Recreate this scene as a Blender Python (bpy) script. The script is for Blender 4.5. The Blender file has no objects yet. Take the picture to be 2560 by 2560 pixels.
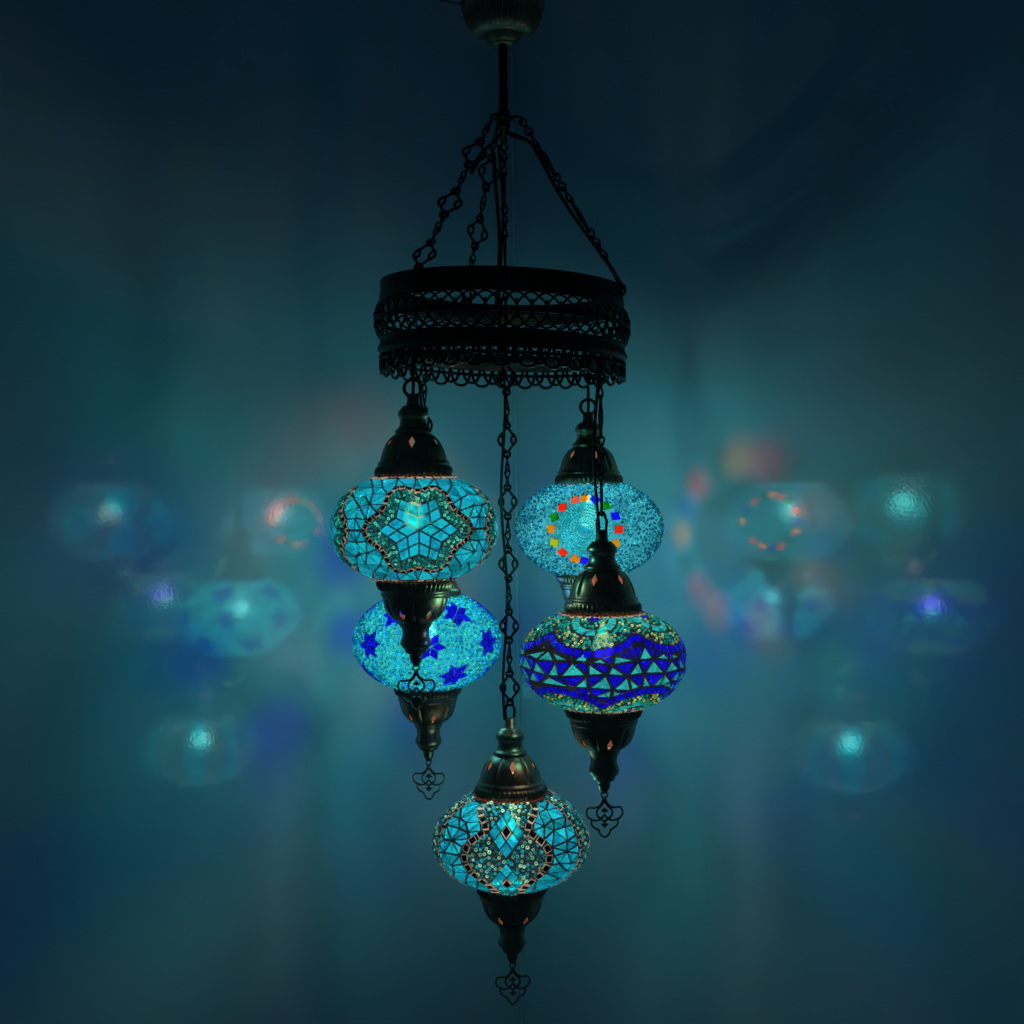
import bpy, math, random
import numpy as np
from mathutils import Vector, Matrix
from mathutils.geometry import delaunay_2d_cdt

random.seed(7); np.random.seed(7)
rad = math.radians
S = 0.17                      # globe diameter in metres: all shapes below are written in globe diameters
H0 = 1.55                     # camera height above the zero level
scene = bpy.context.scene
COL = scene.collection

# ------------------------------------------------------------------ camera
cam_d = bpy.data.cameras.new("camera")
cam = bpy.data.objects.new("camera", cam_d); COL.objects.link(cam)
cam_d.sensor_fit = 'HORIZONTAL'; cam_d.sensor_width = 36.0
cam_d.lens = 36.0 * 3180.49 / 2560.0
cam_d.clip_start = 0.02; cam_d.clip_end = 50
PITCH, ROLL = -0.0158, -0.0105
fw = Vector((0, math.cos(PITCH), math.sin(PITCH))); up = Vector((0, -math.sin(PITCH), math.cos(PITCH))); rt = Vector((1, 0, 0))
R_ = math.cos(ROLL) * rt + math.sin(ROLL) * up
U_ = -math.sin(ROLL) * rt + math.cos(ROLL) * up
M = Matrix((R_, U_, -fw)).transposed().to_4x4()
M.translation = Vector((0, 0, H0))
cam.matrix_world = M
scene.camera = cam

# ------------------------------------------------------------------ world: a dark room with a trace of dusk in it
world = bpy.data.worlds.new("World"); scene.world = world; world.use_nodes = True
wn = world.node_tree.nodes
wn["Background"].inputs[0].default_value = (0.10, 0.33, 0.60, 1)
wn["Background"].inputs[1].default_value = 0.034

# ------------------------------------------------------------------ lamp light and exposure
BULB_COL = (1.0, 0.70, 0.55)
BULB_W = 1.85
BULB_R = 0.0115
scene.view_settings.view_transform = 'Standard'
scene.view_settings.look = 'None'
scene.view_settings.exposure = 0.0
scene.view_settings.gamma = 1.0
scene.view_settings.use_curve_mapping = False
cy = scene.cycles
cy.max_bounces = 8; cy.diffuse_bounces = 4; cy.glossy_bounces = 4; cy.transmission_bounces = 6
cy.transparent_max_bounces = 32
cy.caustics_reflective = False; cy.caustics_refractive = False
cy.sample_clamp_indirect = 2.0; cy.sample_clamp_direct = 0.9
cy.use_denoising = True
try: cy.denoiser = 'OPENIMAGEDENOISE'
except Exception: pass

# ------------------------------------------------------------------ materials
def nmat(name):
    m = bpy.data.materials.new(name); m.use_nodes = True
    nt = m.node_tree; nt.nodes.clear()
    out = nt.nodes.new("ShaderNodeOutputMaterial")
    return m, nt, out
def nd(nt, t, **kw):
    n = nt.nodes.new(t)
    for k, v in kw.items():
        if k in n.inputs: n.inputs[k].default_value = v
        else: setattr(n, k, v)
    return n
def ramp(nt, src, stops):
    r = nt.nodes.new("ShaderNodeValToRGB")
    el = r.color_ramp.elements
    while len(el) < len(stops): el.new(0.5)
    for e, (p, c) in zip(el, stops): e.position = p; e.color = c
    nt.links.new(src, r.inputs[0]); return r

def metal(name, base, rough, metallic=1.0, worn=None):
    m, nt, out = nmat(name)
    p = nd(nt, "ShaderNodeBsdfPrincipled", Metallic=metallic, Roughness=rough)
    tc = nd(nt, "ShaderNodeTexCoord")
    n1 = nd(nt, "ShaderNodeTexNoise", Scale=70.0, Detail=5.0)
    nt.links.new(tc.outputs["Object"], n1.inputs["Vector"])
    w = worn or tuple(c * 1.9 for c in base)
    r = ramp(nt, n1.outputs["Fac"], [(0.35, base + (1,)), (0.72, w + (1,))])
    nt.links.new(r.outputs[0], p.inputs["Base Color"])
    mr = nd(nt, "ShaderNodeMapRange"); mr.inputs["To Min"].default_value = rough - .1; mr.inputs["To Max"].default_value = rough + .14
    n2 = nd(nt, "ShaderNodeTexNoise", Scale=160.0, Detail=3.0)
    nt.links.new(tc.outputs["Object"], n2.inputs["Vector"])
    nt.links.new(n2.outputs["Fac"], mr.inputs["Value"]); nt.links.new(mr.outputs[0], p.inputs["Roughness"])
    b = nd(nt, "ShaderNodeBump", Strength=0.25, Distance=0.0006)
    nt.links.new(n2.outputs["Fac"], b.inputs["Height"]); nt.links.new(b.outputs[0], p.inputs["Normal"])
    nt.links.new(p.outputs[0], out.inputs[0])
    return m

def glass_tile(name, tl, tr, rough=0.1, bumpscale=120.0, bump=0.6, var=0.45, tint_attr=True, fres=1.5):
    """lit coloured glass: tl = share that scatters through, tr = share that passes straight; colour from the piece's own tint"""
    m, nt, out = nmat(name); L = nt.links.new
    at = nd(nt, "ShaderNodeAttribute"); at.attribute_name = "tint"
    at2 = nd(nt, "ShaderNodeAttribute"); at2.attribute_name = "tint2"
    tc = nd(nt, "ShaderNodeTexCoord")
    nz = nd(nt, "ShaderNodeTexNoise", Scale=bumpscale, Detail=2.0, Distortion=1.2)
    L(tc.outputs["Object"], nz.inputs["Vector"])
    mr = nd(nt, "ShaderNodeMapRange"); mr.inputs["From Min"].default_value = .3; mr.inputs["From Max"].default_value = .7
    mr.inputs["To Min"].default_value = 1 - var; mr.inputs["To Max"].default_value = 1 + var
    L(nz.outputs["Fac"], mr.inputs["Value"])
    def scaled(src, k):
        a = nd(nt, "ShaderNodeVectorMath", operation='SCALE'); L(src, a.inputs[0]); a.inputs["Scale"].default_value = k
        b = nd(nt, "ShaderNodeVectorMath", operation='SCALE'); L(a.outputs[0], b.inputs[0]); L(mr.outputs[0], b.inputs["Scale"]); return b.outputs[0]
    lw = nd(nt, "ShaderNodeLayerWeight"); lw.inputs["Blend"].default_value = 0.5      # globe's shading towards its edges put into colour by slant, like thicker glass
    pg = nd(nt, "ShaderNodeMapRange"); pg.inputs["To Min"].default_value = 1.12; pg.inputs["To Max"].default_value = .38
    L(lw.outputs["Facing"], pg.inputs["Value"])
    def slant(src):
        b = nd(nt, "ShaderNodeVectorMath", operation='SCALE'); L(src, b.inputs[0]); L(pg.outputs[0], b.inputs["Scale"]); return b.outputs[0]
    bm = nd(nt, "ShaderNodeBump", Strength=bump, Distance=0.0025)
    L(nz.outputs["Fac"], bm.inputs["Height"])
    t = nd(nt, "ShaderNodeBsdfTranslucent"); L(slant(scaled(at.outputs["Color"], tl)), t.inputs["Color"]); L(bm.outputs[0], t.inputs["Normal"])
    x = nd(nt, "ShaderNodeBsdfTransparent"); L(scaled(at2.outputs["Color"], tr), x.inputs["Color"])
    ad = nd(nt, "ShaderNodeAddShader"); L(t.outputs[0], ad.inputs[0]); L(x.outputs[0], ad.inputs[1])
    g = nd(nt, "ShaderNodeBsdfGlossy", Roughness=rough); L(bm.outputs[0], g.inputs["Normal"])
    f = nd(nt, "ShaderNodeFresnel", IOR=fres); L(bm.outputs[0], f.inputs["Normal"])
    mx = nd(nt, "ShaderNodeMixShader"); L(f.outputs[0], mx.inputs[0]); L(ad.outputs[0], mx.inputs[1]); L(g.outputs[0], mx.inputs[2])
    L(mx.outputs[0], out.inputs[0])
    return m

def shell_mat(name, trans, transl, diff):
    """the blown globe with its plaster grout"""
    m, nt, out = nmat(name); L = nt.links.new
    tc = nd(nt, "ShaderNodeTexCoord")
    nz = nd(nt, "ShaderNodeTexNoise", Scale=45.0, Detail=4.0); L(tc.outputs["Object"], nz.inputs["Vector"])
    r = ramp(nt, nz.outputs["Fac"], [(0.35, tuple(c * .55 for c in transl) + (1,)), (0.7, tuple(min(1, c * 1.5) for c in transl) + (1,))])
    t = nd(nt, "ShaderNodeBsdfTranslucent"); L(r.outputs[0], t.inputs[0])
    x = nd(nt, "ShaderNodeBsdfTransparent", Color=trans + (1,))
    d = nd(nt, "ShaderNodeBsdfDiffuse", Color=diff + (1,))
    a1 = nd(nt, "ShaderNodeAddShader"); L(t.outputs[0], a1.inputs[0]); L(x.outputs[0], a1.inputs[1])
    a2 = nd(nt, "ShaderNodeAddShader"); L(a1.outputs[0], a2.inputs[0]); L(d.outputs[0], a2.inputs[1])
    L(a2.outputs[0], out.inputs[0])
    return m

BRONZE = metal("aged_bronze", (0.25, 0.185, 0.115), 0.31)
DARKIRON = metal("blackened_brass", (0.032, 0.026, 0.020), 0.40)
COPPER = metal("bare_copper_lining", (0.030, 0.0105, 0.004), 0.6, metallic=0.0)
for n_ in COPPER.node_tree.nodes:
    if n_.type == "BSDF_PRINCIPLED": n_.inputs["Specular IOR Level"].default_value = 0.08
m, nt, out = nmat("black_cable")
p = nd(nt, "ShaderNodeBsdfPrincipled", Roughness=0.5); p.inputs["Base Color"].default_value = (0.006, 0.006, 0.007, 1)
nt.links.new(p.outputs[0], out.inputs[0]); CABLE = m

TILE = glass_tile("stained_glass_tile", 0.25, 0.32)
BEAD = glass_tile("glass_seed_bead", 1.05, 0.45, rough=0.12, bump=0.0, var=0.15, fres=1.6)
MIRROR_EDGE = glass_tile("clear_bevelled_edge", 0.55, 0.30, rough=0.1, bump=0.1, var=0.3)
m, nt, out = nmat("dark_mirror_face")
p = nd(nt, "ShaderNodeBsdfPrincipled", Roughness=0.16, Metallic=0.0); p.inputs["Base Color"].default_value = (0.012, 0.012, 0.013, 1)
nt.links.new(p.outputs[0], out.inputs[0]); MIRROR = m

SH_DARK = shell_mat("grouted_globe_glass", (0.010, 0.016, 0.020), (0.0016, 0.0026, 0.0040), (0.010, 0.011, 0.014))
SH_BEAD = shell_mat("clear_globe_glass_under_beads", (0.15, 0.32, 0.33), (0.0010, 0.0025, 0.0032), (0.004, 0.006, 0.007))
SH_TEAL = shell_mat("turquoise_globe_glass", (0.06, 0.38, 0.47), (0.006, 0.070, 0.100), (0.004, 0.012, 0.018))
SH_CYAN = shell_mat("cyan_globe_glass", (0.08, 0.48, 0.56), (0.006, 0.15, 0.18), (0.004, 0.016, 0.02))

m, nt, out = nmat("lit_bulb_glass"); L = nt.links.new
x = nd(nt, "ShaderNodeBsdfTransparent", Color=(0.97, 0.97, 0.97, 1))
e = nd(nt, "ShaderNodeEmission", Color=(1.0, 0.80, 0.42, 1))
lw = nd(nt, "ShaderNodeLayerWeight"); lw.inputs["Blend"].default_value = 0.5      # frosted bulb: brightest in the middle, fading to its edge
mp = nd(nt, "ShaderNodeMapRange", interpolation_type='SMOOTHERSTEP'); mp.inputs["To Min"].default_value = 1.1; mp.inputs["To Max"].default_value = 0.0; mp.inputs["From Max"].default_value = 0.8
L(lw.outputs["Facing"], mp.inputs["Value"]); L(mp.outputs[0], e.inputs["Strength"])
a = nd(nt, "ShaderNodeAddShader"); L(x.outputs[0], a.inputs[0]); L(e.outputs[0], a.inputs[1]); L(a.outputs[0], out.inputs[0])
BULB = m

def wall_material():
    m, nt, out = nmat("satin_wall_paint"); L = nt.links.new
    p = nd(nt, "ShaderNodeBsdfPrincipled", Roughness=0.062, IOR=1.85)
    p.inputs["Specular IOR Level"].default_value = 0.85
    tc = nd(nt, "ShaderNodeTexCoord")
    n0 = nd(nt, "ShaderNodeTexNoise", Scale=2.2, Detail=4.0); L(tc.outputs["Object"], n0.inputs["Vector"])
    r = ramp(nt, n0.outputs["Fac"], [(0.3, (0.42, 0.61, 0.70, 1)), (0.7, (0.45, 0.64, 0.735, 1))])
    L(r.outputs[0], p.inputs["Base Color"])
    n1 = nd(nt, "ShaderNodeTexNoise", Scale=260.0, Detail=2.0); L(tc.outputs["Object"], n1.inputs["Vector"])
    n2 = nd(nt, "ShaderNodeTexNoise", Scale=14.0, Detail=2.0); L(tc.outputs["Object"], n2.inputs["Vector"])
    b1 = nd(nt, "ShaderNodeBump", Strength=0.055, Distance=0.0012); L(n1.outputs["Fac"], b1.inputs["Height"])
    b2 = nd(nt, "ShaderNodeBump", Strength=0.05, Distance=0.004); L(n2.outputs["Fac"], b2.inputs["Height"]); L(b1.outputs[0], b2.inputs["Normal"])
    L(b2.outputs[0], p.inputs["Normal"])
    L(p.outputs[0], out.inputs[0])
    return m
WALL = wall_material()

# ------------------------------------------------------------------ mesh builder
class MB:
    def __init__(s): s.v = []; s.f = []; s.mi = []; s.sm = []; s.t = []; s.t2 = []; s.n = 0
    def add(s, V, F, mi=0, smooth=True, tint=None, tint2=None):
        o = s.n; V = np.asarray(V, float).reshape(-1, 3); s.v.append(V); s.n += len(V)
        s.f += [tuple(i + o for i in f) for f in F]
        s.mi += [mi] * len(F); s.sm += [smooth] * len(F)
        tt = tint if tint is not None else (1, 1, 1)
        s.t += [tt] * len(F); s.t2 += [tint2 if tint2 is not None else tt] * len(F)
    def tube(s, pts, r, n=6, closed=False, mi=0, squash=None):
        P = np.asarray(pts, float); m = len(P)
        if closed: T = np.roll(P, -1, 0) - np.roll(P, 1, 0)
        else:
            T = np.empty_like(P); T[1:-1] = P[2:] - P[:-2]; T[0] = P[1] - P[0]; T[-1] = P[-1] - P[-2]
        T /= np.linalg.norm(T, axis=1)[:, None] + 1e-12
        rr = np.broadcast_to(np.asarray(r, float), (m,))
        a = np.array([0, 0, 1.]) if abs(T[0][2]) < .9 else np.array([1., 0, 0])
        N = np.cross(T[0], a); N /= np.linalg.norm(N); Ns = [N]
        for i in range(1, m):
            N = N - T[i] * (N @ T[i]); N /= np.linalg.norm(N) + 1e-12; Ns.append(N)
        Ns = np.array(Ns); Bs = np.cross(T, Ns)
        an = np.arange(n) * 2 * np.pi / n
        V = P[:, None] + rr[:, None, None] * (np.cos(an)[None, :, None] * Ns[:, None] + np.sin(an)[None, :, None] * Bs[:, None])
        F = []
        for i in range(m if closed else m - 1):
            j = (i + 1) % m
            for k in range(n):
                l = (k + 1) % n
                F.append((i * n + k, i * n + l, j * n + l, j * n + k))
        if not closed:
            F.append(tuple(range(n - 1, -1, -1))); F.append(tuple((m - 1) * n + k for k in range(n)))
        s.add(V, F, mi)
    def lathe(s, prof, n=48, mod=None, mi=0, c=(0, 0, 0), cap0=False, cap1=False, smooth=True):
        """prof: (r, z) list; mod(i, ang) -> radius factor"""
        an = np.arange(n) * 2 * np.pi / n; V = []
        for i, (r, z) in enumerate(prof):
            q = np.ones(n) if mod is None else np.array([mod(i, t) for t in an])
            V.append(np.stack([c[0] + r * q * np.cos(an), c[1] + r * q * np.sin(an), np.full(n, c[2] + z)], 1))
        F = []
        for i in range(len(prof) - 1):
            for k in range(n):
                l = (k + 1) % n
                F.append((i * n + k, i * n + l, (i + 1) * n + l, (i + 1) * n + k))
        if cap0: F.append(tuple(range(n - 1, -1, -1)))
        if cap1: F.append(tuple((len(prof) - 1) * n + k for k in range(n)))
        s.add(np.concatenate(V), F, mi, smooth)
    def xform(s, Mx):
        s.v = [V @ np.array(Mx.to_3x3()).T + np.array(Mx.translation) for V in s.v]
    def build(s, name, mats, parent=None, tints=False, recalc=False):
        me = bpy.data.meshes.new(name)
        V = np.concatenate(s.v) * S
        me.from_pydata(V.tolist(), [], s.f)
        for mm in (mats if isinstance(mats, (list, tuple)) else [mats]): me.materials.append(mm)
        me.polygons.foreach_set("material_index", s.mi)
        me.polygons.foreach_set("use_smooth", s.sm)
        if tints:
            for nm, src in (("tint", s.t), ("tint2", s.t2)):
                at = me.attributes.new(nm, 'FLOAT_COLOR', 'FACE')
                a = np.ones((len(s.f), 4), np.float32); a[:, :3] = np.array(src)
                at.data.foreach_set("color", a.ravel())
        if recalc:
            import bmesh
            bm = bmesh.new(); bm.from_mesh(me); bmesh.ops.recalc_face_normals(bm, faces=bm.faces); bm.to_mesh(me); bm.free()
        me.update()
        o = bpy.data.objects.new(name, me); COL.objects.link(o)
        if parent: o.parent = parent
        return o

def W(x, y, z): return Vector((x * S, y * S, z * S + H0))
def empty(name, loc):
    o = bpy.data.objects.new(name, None); COL.objects.link(o); o.location = loc; o.empty_display_size = 0.02; return o
def tag(o, label=None, cat=None, group=None, kind=None):
    if label: o["label"] = label
    if cat: o["category"] = cat
    if group: o["group"] = group
    if kind: o["kind"] = kind
    return o

# ------------------------------------------------------------------ the room corner
CX, CY, TH = 0.0375, 11.0, -0.0552
def wall(name, side):
    a = (rad(45) if side > 0 else rad(135)) + TH
    # direction in which this wall leaves the corner (towards the camera)
    d = np.array([math.cos(rad(-45) + TH), math.sin(rad(-45) + TH)]) if side > 0 else np.array([math.cos(rad(225) + TH), math.sin(rad(225) + TH)])
    nrm = np.array([-d[1], d[0]])
    if nrm @ np.array([CX - 0.0, CY - 0.0]) < 0: nrm = -nrm      # outward: away from the camera
    C0 = np.array([CX, CY]); Ln = 14.0; th = 0.5
    p0, p1 = C0, C0 + d * Ln
    if side < 0: p0b = p0 + nrm * th - d * th
    else: p0b = p0 + nrm * th
    q = [p0, p1, p1 + nrm * th, p0b]
    V = [(a[0], a[1], -7.0) for a in q] + [(a[0], a[1], 9.0) for a in q]
    b = MB(); b.add(V, [(0, 1, 5, 4), (1, 2, 6, 5), (2, 3, 7, 6), (3, 0, 4, 7), (4, 5, 6, 7), (3, 2, 1, 0)], smooth=False)
    o = b.build(name, WALL, recalc=True); o.location = (0, 0, H0)
    tag(o, kind='structure')
wall("wall_left", -1); wall("wall_right", 1)
b = MB()     # bead of filler down the inside corner
z = np.linspace(-7, 9, 60)
b.tube([(CX + .0006 * math.sin(5 * t), CY - .018, t) for t in z], 0.021 + 0.002 * np.sin(z * 7), n=8)
o = b.build("corner_trim", WALL); o.location = (0, 0, H0); tag(o, kind='structure')

# ------------------------------------------------------------------ shared shapes
GA, GB, ZC = 0.5, 0.343, 0.303           # globe half width, half height, height of the cut rims

def circ(c, r, n=12, ax=(1, 0, 0), ay=(0, 0, 1)):
    t = np.arange(n) * 2 * np.pi / n
    return np.array(c) + r * (np.cos(t)[:, None] * np.array(ax) + np.sin(t)[:, None] * np.array(ay))

def chain_mb(mb, A, B, n, twist0, twist1, sc=1.0, r=0.0092, turn=None):
    """n ornate lozenge links with figure-eight wire links between them, from A (top) to B"""
    A = np.array(A, float); B = np.array(B, float); D = B - A; Ln = np.linalg.norm(D); D /= Ln
    per = Ln / n; lz = per * .54; cz = per - lz
    a0 = np.array([1., 0, 0]); a0 = a0 - D * (a0 @ D); a0 /= np.linalg.norm(a0); b0 = np.cross(D, a0)
    for i in range(n):
        t = rad((twist0 + (twist1 - twist0) * (i / max(1, n - 1)) if turn is None else (twist0 if i < turn else twist1)) + random.uniform(-9, 9))
        ex = math.cos(t) * a0 + math.sin(t) * b0; ey = np.cross(D, ex)
        O = A + D * per * i
        def put(pts, ux, base): return np.array([base + ux * x + D * y for x, y in pts])
        h = lz / 2; w = .058 * sc
        c = O + D * (cz + h)
        # lozenge frame with an eye at either side
        for s_ in (-1, 1):
            mb.tube(put([(0, -h * .80), (s_ * w * .28, -h * .62), (s_ * w * .55, -h * .40), (s_ * w * .80, -h * .30), (s_ * w * 1.0, -h * .12), (s_ * w * 1.04, 0),
                         (s_ * w * 1.0, h * .12), (s_ * w * .80, h * .30), (s_ * w * .55, h * .40), (s_ * w * .28, h * .62), (0, h * .80)], ex, c), r, n=5)
            mb.tube(put([(s_ * w * .72, -h * .32), (s_ * w * .52, -h * .14), (s_ * w * .47, 0), (s_ * w * .52, h * .14), (s_ * w * .72, h * .32)], ex, c), r, n=5)
        for s_ in (-1, 1):
            mb.tube(np.array([c + D * s_ * h * .86 + (ex * math.cos(q) + D * math.sin(q)) * .021 * sc for q in np.arange(10) * 2 * np.pi / 10]), r * .95, n=5, closed=True)
        # wire figure eights
        k = 2
        for j in range(k):
            cc = O + D * (cz * (j + .5) / k); hh = cz / k * .60
            q = np.arange(16) * 2 * np.pi / 16; e2 = ey if j % 2 == 0 else (ey * .6 + ex * .8)
            mb.tube(np.array([cc + e2 * (.020 * sc * math.sin(2 * a_)) + D * (hh * math.cos(a_)) + np.cross(D, e2) * .006 * math.sin(a_) for a_ in q]), r * .78, n=5, closed=True)

def pendant_mb():
    K = 1 / 1973.0; cx0, cy0 = 760, 1150
    def P(l): return [((x - cx0) * K, 0, -(y - cy0) * K) for x, y in l]
    def smooth(l, it=2):
        l = [np.array(p, float) for p in l]
        for _ in range(it):
            o = [l[0]]
            for a, b_ in zip(l[:-1], l[1:]): o += [a * .75 + b_ * .25, a * .25 + b_ * .75]
            o.append(l[-1]); l = o
        return l
    mb = MB(); r = 13.5 * K
    mb.tube([(( 38 * math.cos(t)) * K, 0, -(1187 - cy0 + 38 * math.sin(t)) * K) for t in np.arange(16) * 2 * np.pi / 16], 11 * K, closed=True)
    mb.tube(P([(760, 1222), (760, 1285)]), [20 * K, 24 * K])
    for s_ in (1, -1):
        def m_(l): return smooth([(cx0 + s_ * (x - cx0), y) for x, y in l])
        mb.tube(P(m_([(748, 1235), (738, 1275), (700, 1325), (640, 1348), (570, 1332), (540, 1390), (552, 1445), (605, 1488), (680, 1497), (722, 1475), (760, 1425)])), r)
        mb.tube(P(m_([(755, 1270), (720, 1325), (670, 1370), (664, 1410), (680, 1450), (722, 1475), (760, 1515)])), r)
        mb.tube(P(m_([(605, 1488), (598, 1540), (640, 1588), (692, 1602), (700, 1650), (735, 1688), (760, 1694)])), r)
    for sg, cyy in ((1, 1372), (-1, 1552)):
        pts = [(0, -36), (18, -14), (42, 4), (44, 14), (26, 22), (14, 20), (0, 44), (-14, 20), (-26, 22), (-44, 14), (-42, 4), (-18, -14)]
        n = len(pts); V = [(x * K, d, -(cyy + sg * y - cy0) * K) for d in (-.006, .006) for x, y in pts]
        F = [tuple(range(n)), tuple(range(2 * n - 1, n - 1, -1))] + [(i, (i + 1) % n, n + (i + 1) % n, n + i) for i in range(n)]
        mb.add(V, F, smooth=False)
    return mb

TOP_PROF = [(.217, 0), (.226, .012), (.229, .03), (.228, .050), (.222, .066), (.213, .074), (.2155, .082), (.213, .092), (.204, .099), (.201, .105)]
TOP_DOME = [(.201, .105), (.194, .135), (.184, .165), (.171, .195), (.154, .222), (.132, .246), (.108, .262)]
TOP_UP = [(.108, .262), (.111, .272), (.108, .286), (.098, .291), (.086, .305), (.080, .325), (.079, .345), (.082, .356), (.090, .366), (.0925, .382), (.088, .397),
          (.076, .412), (.064, .424), (.060, .430), (.040, .433), (.040, .447), (.036, .452), (.036, .497), (.030, .502)]
BOT_PROF = [(.219, 0), (.2265, .010), (.2265, .035), (.220, .055), (.209, .068), (.203, .073), (.206, .081), (.207, .092), (.199, .099), (.197, .104)]
BOT_DOME = [(.197, .104), (.194, .125), (.186, .152), (.174, .178), (.155, .205), (.131, .226), (.106, .240)]
BOT_UP = [(.106, .240), (.100, .247), (.094, .262), (.083, .275), (.0795, .300), (.081, .320), (.087, .332), (.0915, .350), (.0905, .366), (.082, .378), (.070, .388), (.066, .400),
          (.060, .410), (.040, .414), (.037, .432), (.039, .436), (.036, .440), (.037, .446), (.032, .452), (.033, .458), (.026, .464), (.020, .474), (.010, .485)]

BOT_PROF, BOT_DOME, BOT_UP = [[(r, z * 1.10) for r, z in pr] for pr in (BOT_PROF, BOT_DOME, BOT_UP)]

def interp_dome(dome, v):
    x = v * (len(dome) - 1); i = min(int(x), len(dome) - 2); f = x - i
    return dome[i][0] * (1 - f) + dome[i + 1][0] * f, dome[i][1] * (1 - f) + dome[i + 1][1] * f

def cap_mb(low, dome, upp, sign, zc, rot):
    """bell cap: rope band, ring steps, six-lobed dome with a diamond cut through each lobe, turned neck"""
    mb = MB(); n = 96
    def gad(i, t):
        if 1 <= i <= 3: return 1 + .032 * math.cos(t * 48 + i * .9)
        return 1
    conv = lambda pr: [(r, sign * z) for r, z in pr]
    mb.lathe(conv(low), n=192, mod=gad, c=(0, 0, zc))
    mb.lathe(conv(upp), n=40, c=(0, 0, zc), cap1=True)
    nl = 6; w = 2 * np.pi / nl
    # one lobe in (u, v): u in 0..1 across the lobe, v up the dome
    pts = []; N1, N2 = 17, 13
    cu, cv, du, dv = .5, .60, .115, .22
    for i in range(N1):
        for j in range(N2):
            u, v = i / (N1 - 1), j / (N2 - 1)
            if 0 < i < N1 - 1 and 0 < j < N2 - 1 and abs(u - cu) / du + abs(v - cv) / dv < 1.12: continue
            pts.append((u, v))
    dia = []
    cor = [(cu + du, cv), (cu, cv + dv), (cu - du, cv), (cu, cv - dv)]
    for k in range(4):
        a_, b_ = cor[k], cor[(k + 1) % 4]
        for s_ in (0, .25, .5, .75): dia.append((a_[0] * (1 - s_) + b_[0] * s_, a_[1] * (1 - s_) + b_[1] * s_))
    n0 = len(pts); allp = pts + dia; nd_ = len(dia)
    ed = [(n0 + i, n0 + (i + 1) % nd_) for i in range(nd_)]
    vo, eo, fo, _, _, _ = delaunay_2d_cdt([Vector(q) for q in allp], ed, [], 0, 1e-6)
    tri = []
    for f in fo:
        c = sum((vo[i] for i in f), Vector((0, 0))) / len(f)
        if abs(c.x - cu) / du + abs(c.y - cv) / dv < .999: continue
        tri.append(tuple(f))
    for k in range(nl):
        for inset, mi in ((0, 0), (.008, 1)):
            V = []
            for q in vo:
                r, z_ = interp_dome(dome, q.y)
                e = min(q.x, 1 - q.x) * w
                g = 1 - .075 * math.exp(-(e / .045) ** 2) * math.sin(min(1, max(0, q.y)) * math.pi) ** .4
                lip = abs(q.x - cu) / du + abs(q.y - cv) / dv
                g *= 1 + .012 * math.exp(-((lip - 1.05) / .22) ** 2)
                t = (k + q.x) * w + rot
                rr = (r * g - inset)
                V.append((rr * math.cos(t), rr * math.sin(t), zc + sign * z_))
            mb.add(V, [f if (sign > 0) == (mi == 0) else f[::-1] for f in tri], mi=mi)
    return mb

# --------------------------------------------------------------- mosaic helpers: (lon, v) in degrees on the globe
def sph(lon, v, off=0.0):
    l, t = rad(lon), rad(v)
    p = np.array([GA * math.cos(t) * math.sin(l), -GA * math.cos(t) * math.cos(l), GB * math.sin(t)])
    nrm = p / np.array([GA ** 2, GA ** 2, GB ** 2]); nrm /= np.linalg.norm(nrm)
    return p + nrm * off, nrm
VMAX = math.degrees(math.asin(ZC / GB)) - 1.0

HOLES = []
def hole(poly, k):
    P = np.array(poly, float); c = P.mean(0); P = c + (P - c) * k
    if P[:, 1].max() < VMAX - .2 and P[:, 1].min() > -VMAX + .2: HOLES.append(P)
def tile(mb, poly, gap=.005, h=.008, tint=(1, 1, 1), tint2=None, mi=0, bev=.25):
    """one flat piece of glass glued on the globe"""
    P = []; Ns = []
    for lo, v in poly:
        q, nn = sph(lo, max(-VMAX, min(VMAX, v))); P.append(q); Ns.append(nn)
    P = np.array(P); nrm = np.mean(Ns, 0); nrm /= np.linalg.norm(nrm); c = P.mean(0)
    n = len(P)
    if np.cross(P[1] - P[0], P[2] - P[1]) @ nrm < 0: P = P[::-1]
    ext = min(np.linalg.norm(np.cross(P[(i + 1) % n] - P[i], c - P[i])) / (np.linalg.norm(P[(i + 1) % n] - P[i]) + 1e-9) for i in range(n))
    if ext < gap * 1.25: return
    k = 1 - gap / ext; kt = k - bev * min(h, ext * .4) / ext
    hole(poly, k * .97)
    base = c + (P - c) * k + nrm * .0015
    top = c + (P - c) * kt + nrm * h
    tl = (nrm @ np.array([random.gauss(0, 1), random.gauss(0, 1), random.gauss(0, 1)]))
    V = np.concatenate([base, top])
    F = [tuple(n + i for i in range(n))] + [(i, (i + 1) % n, n + (i + 1) % n, n + i) for i in range(n)]
    mb.add(V, F, mi=mi, smooth=False, tint=tint, tint2=tint2)

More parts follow.
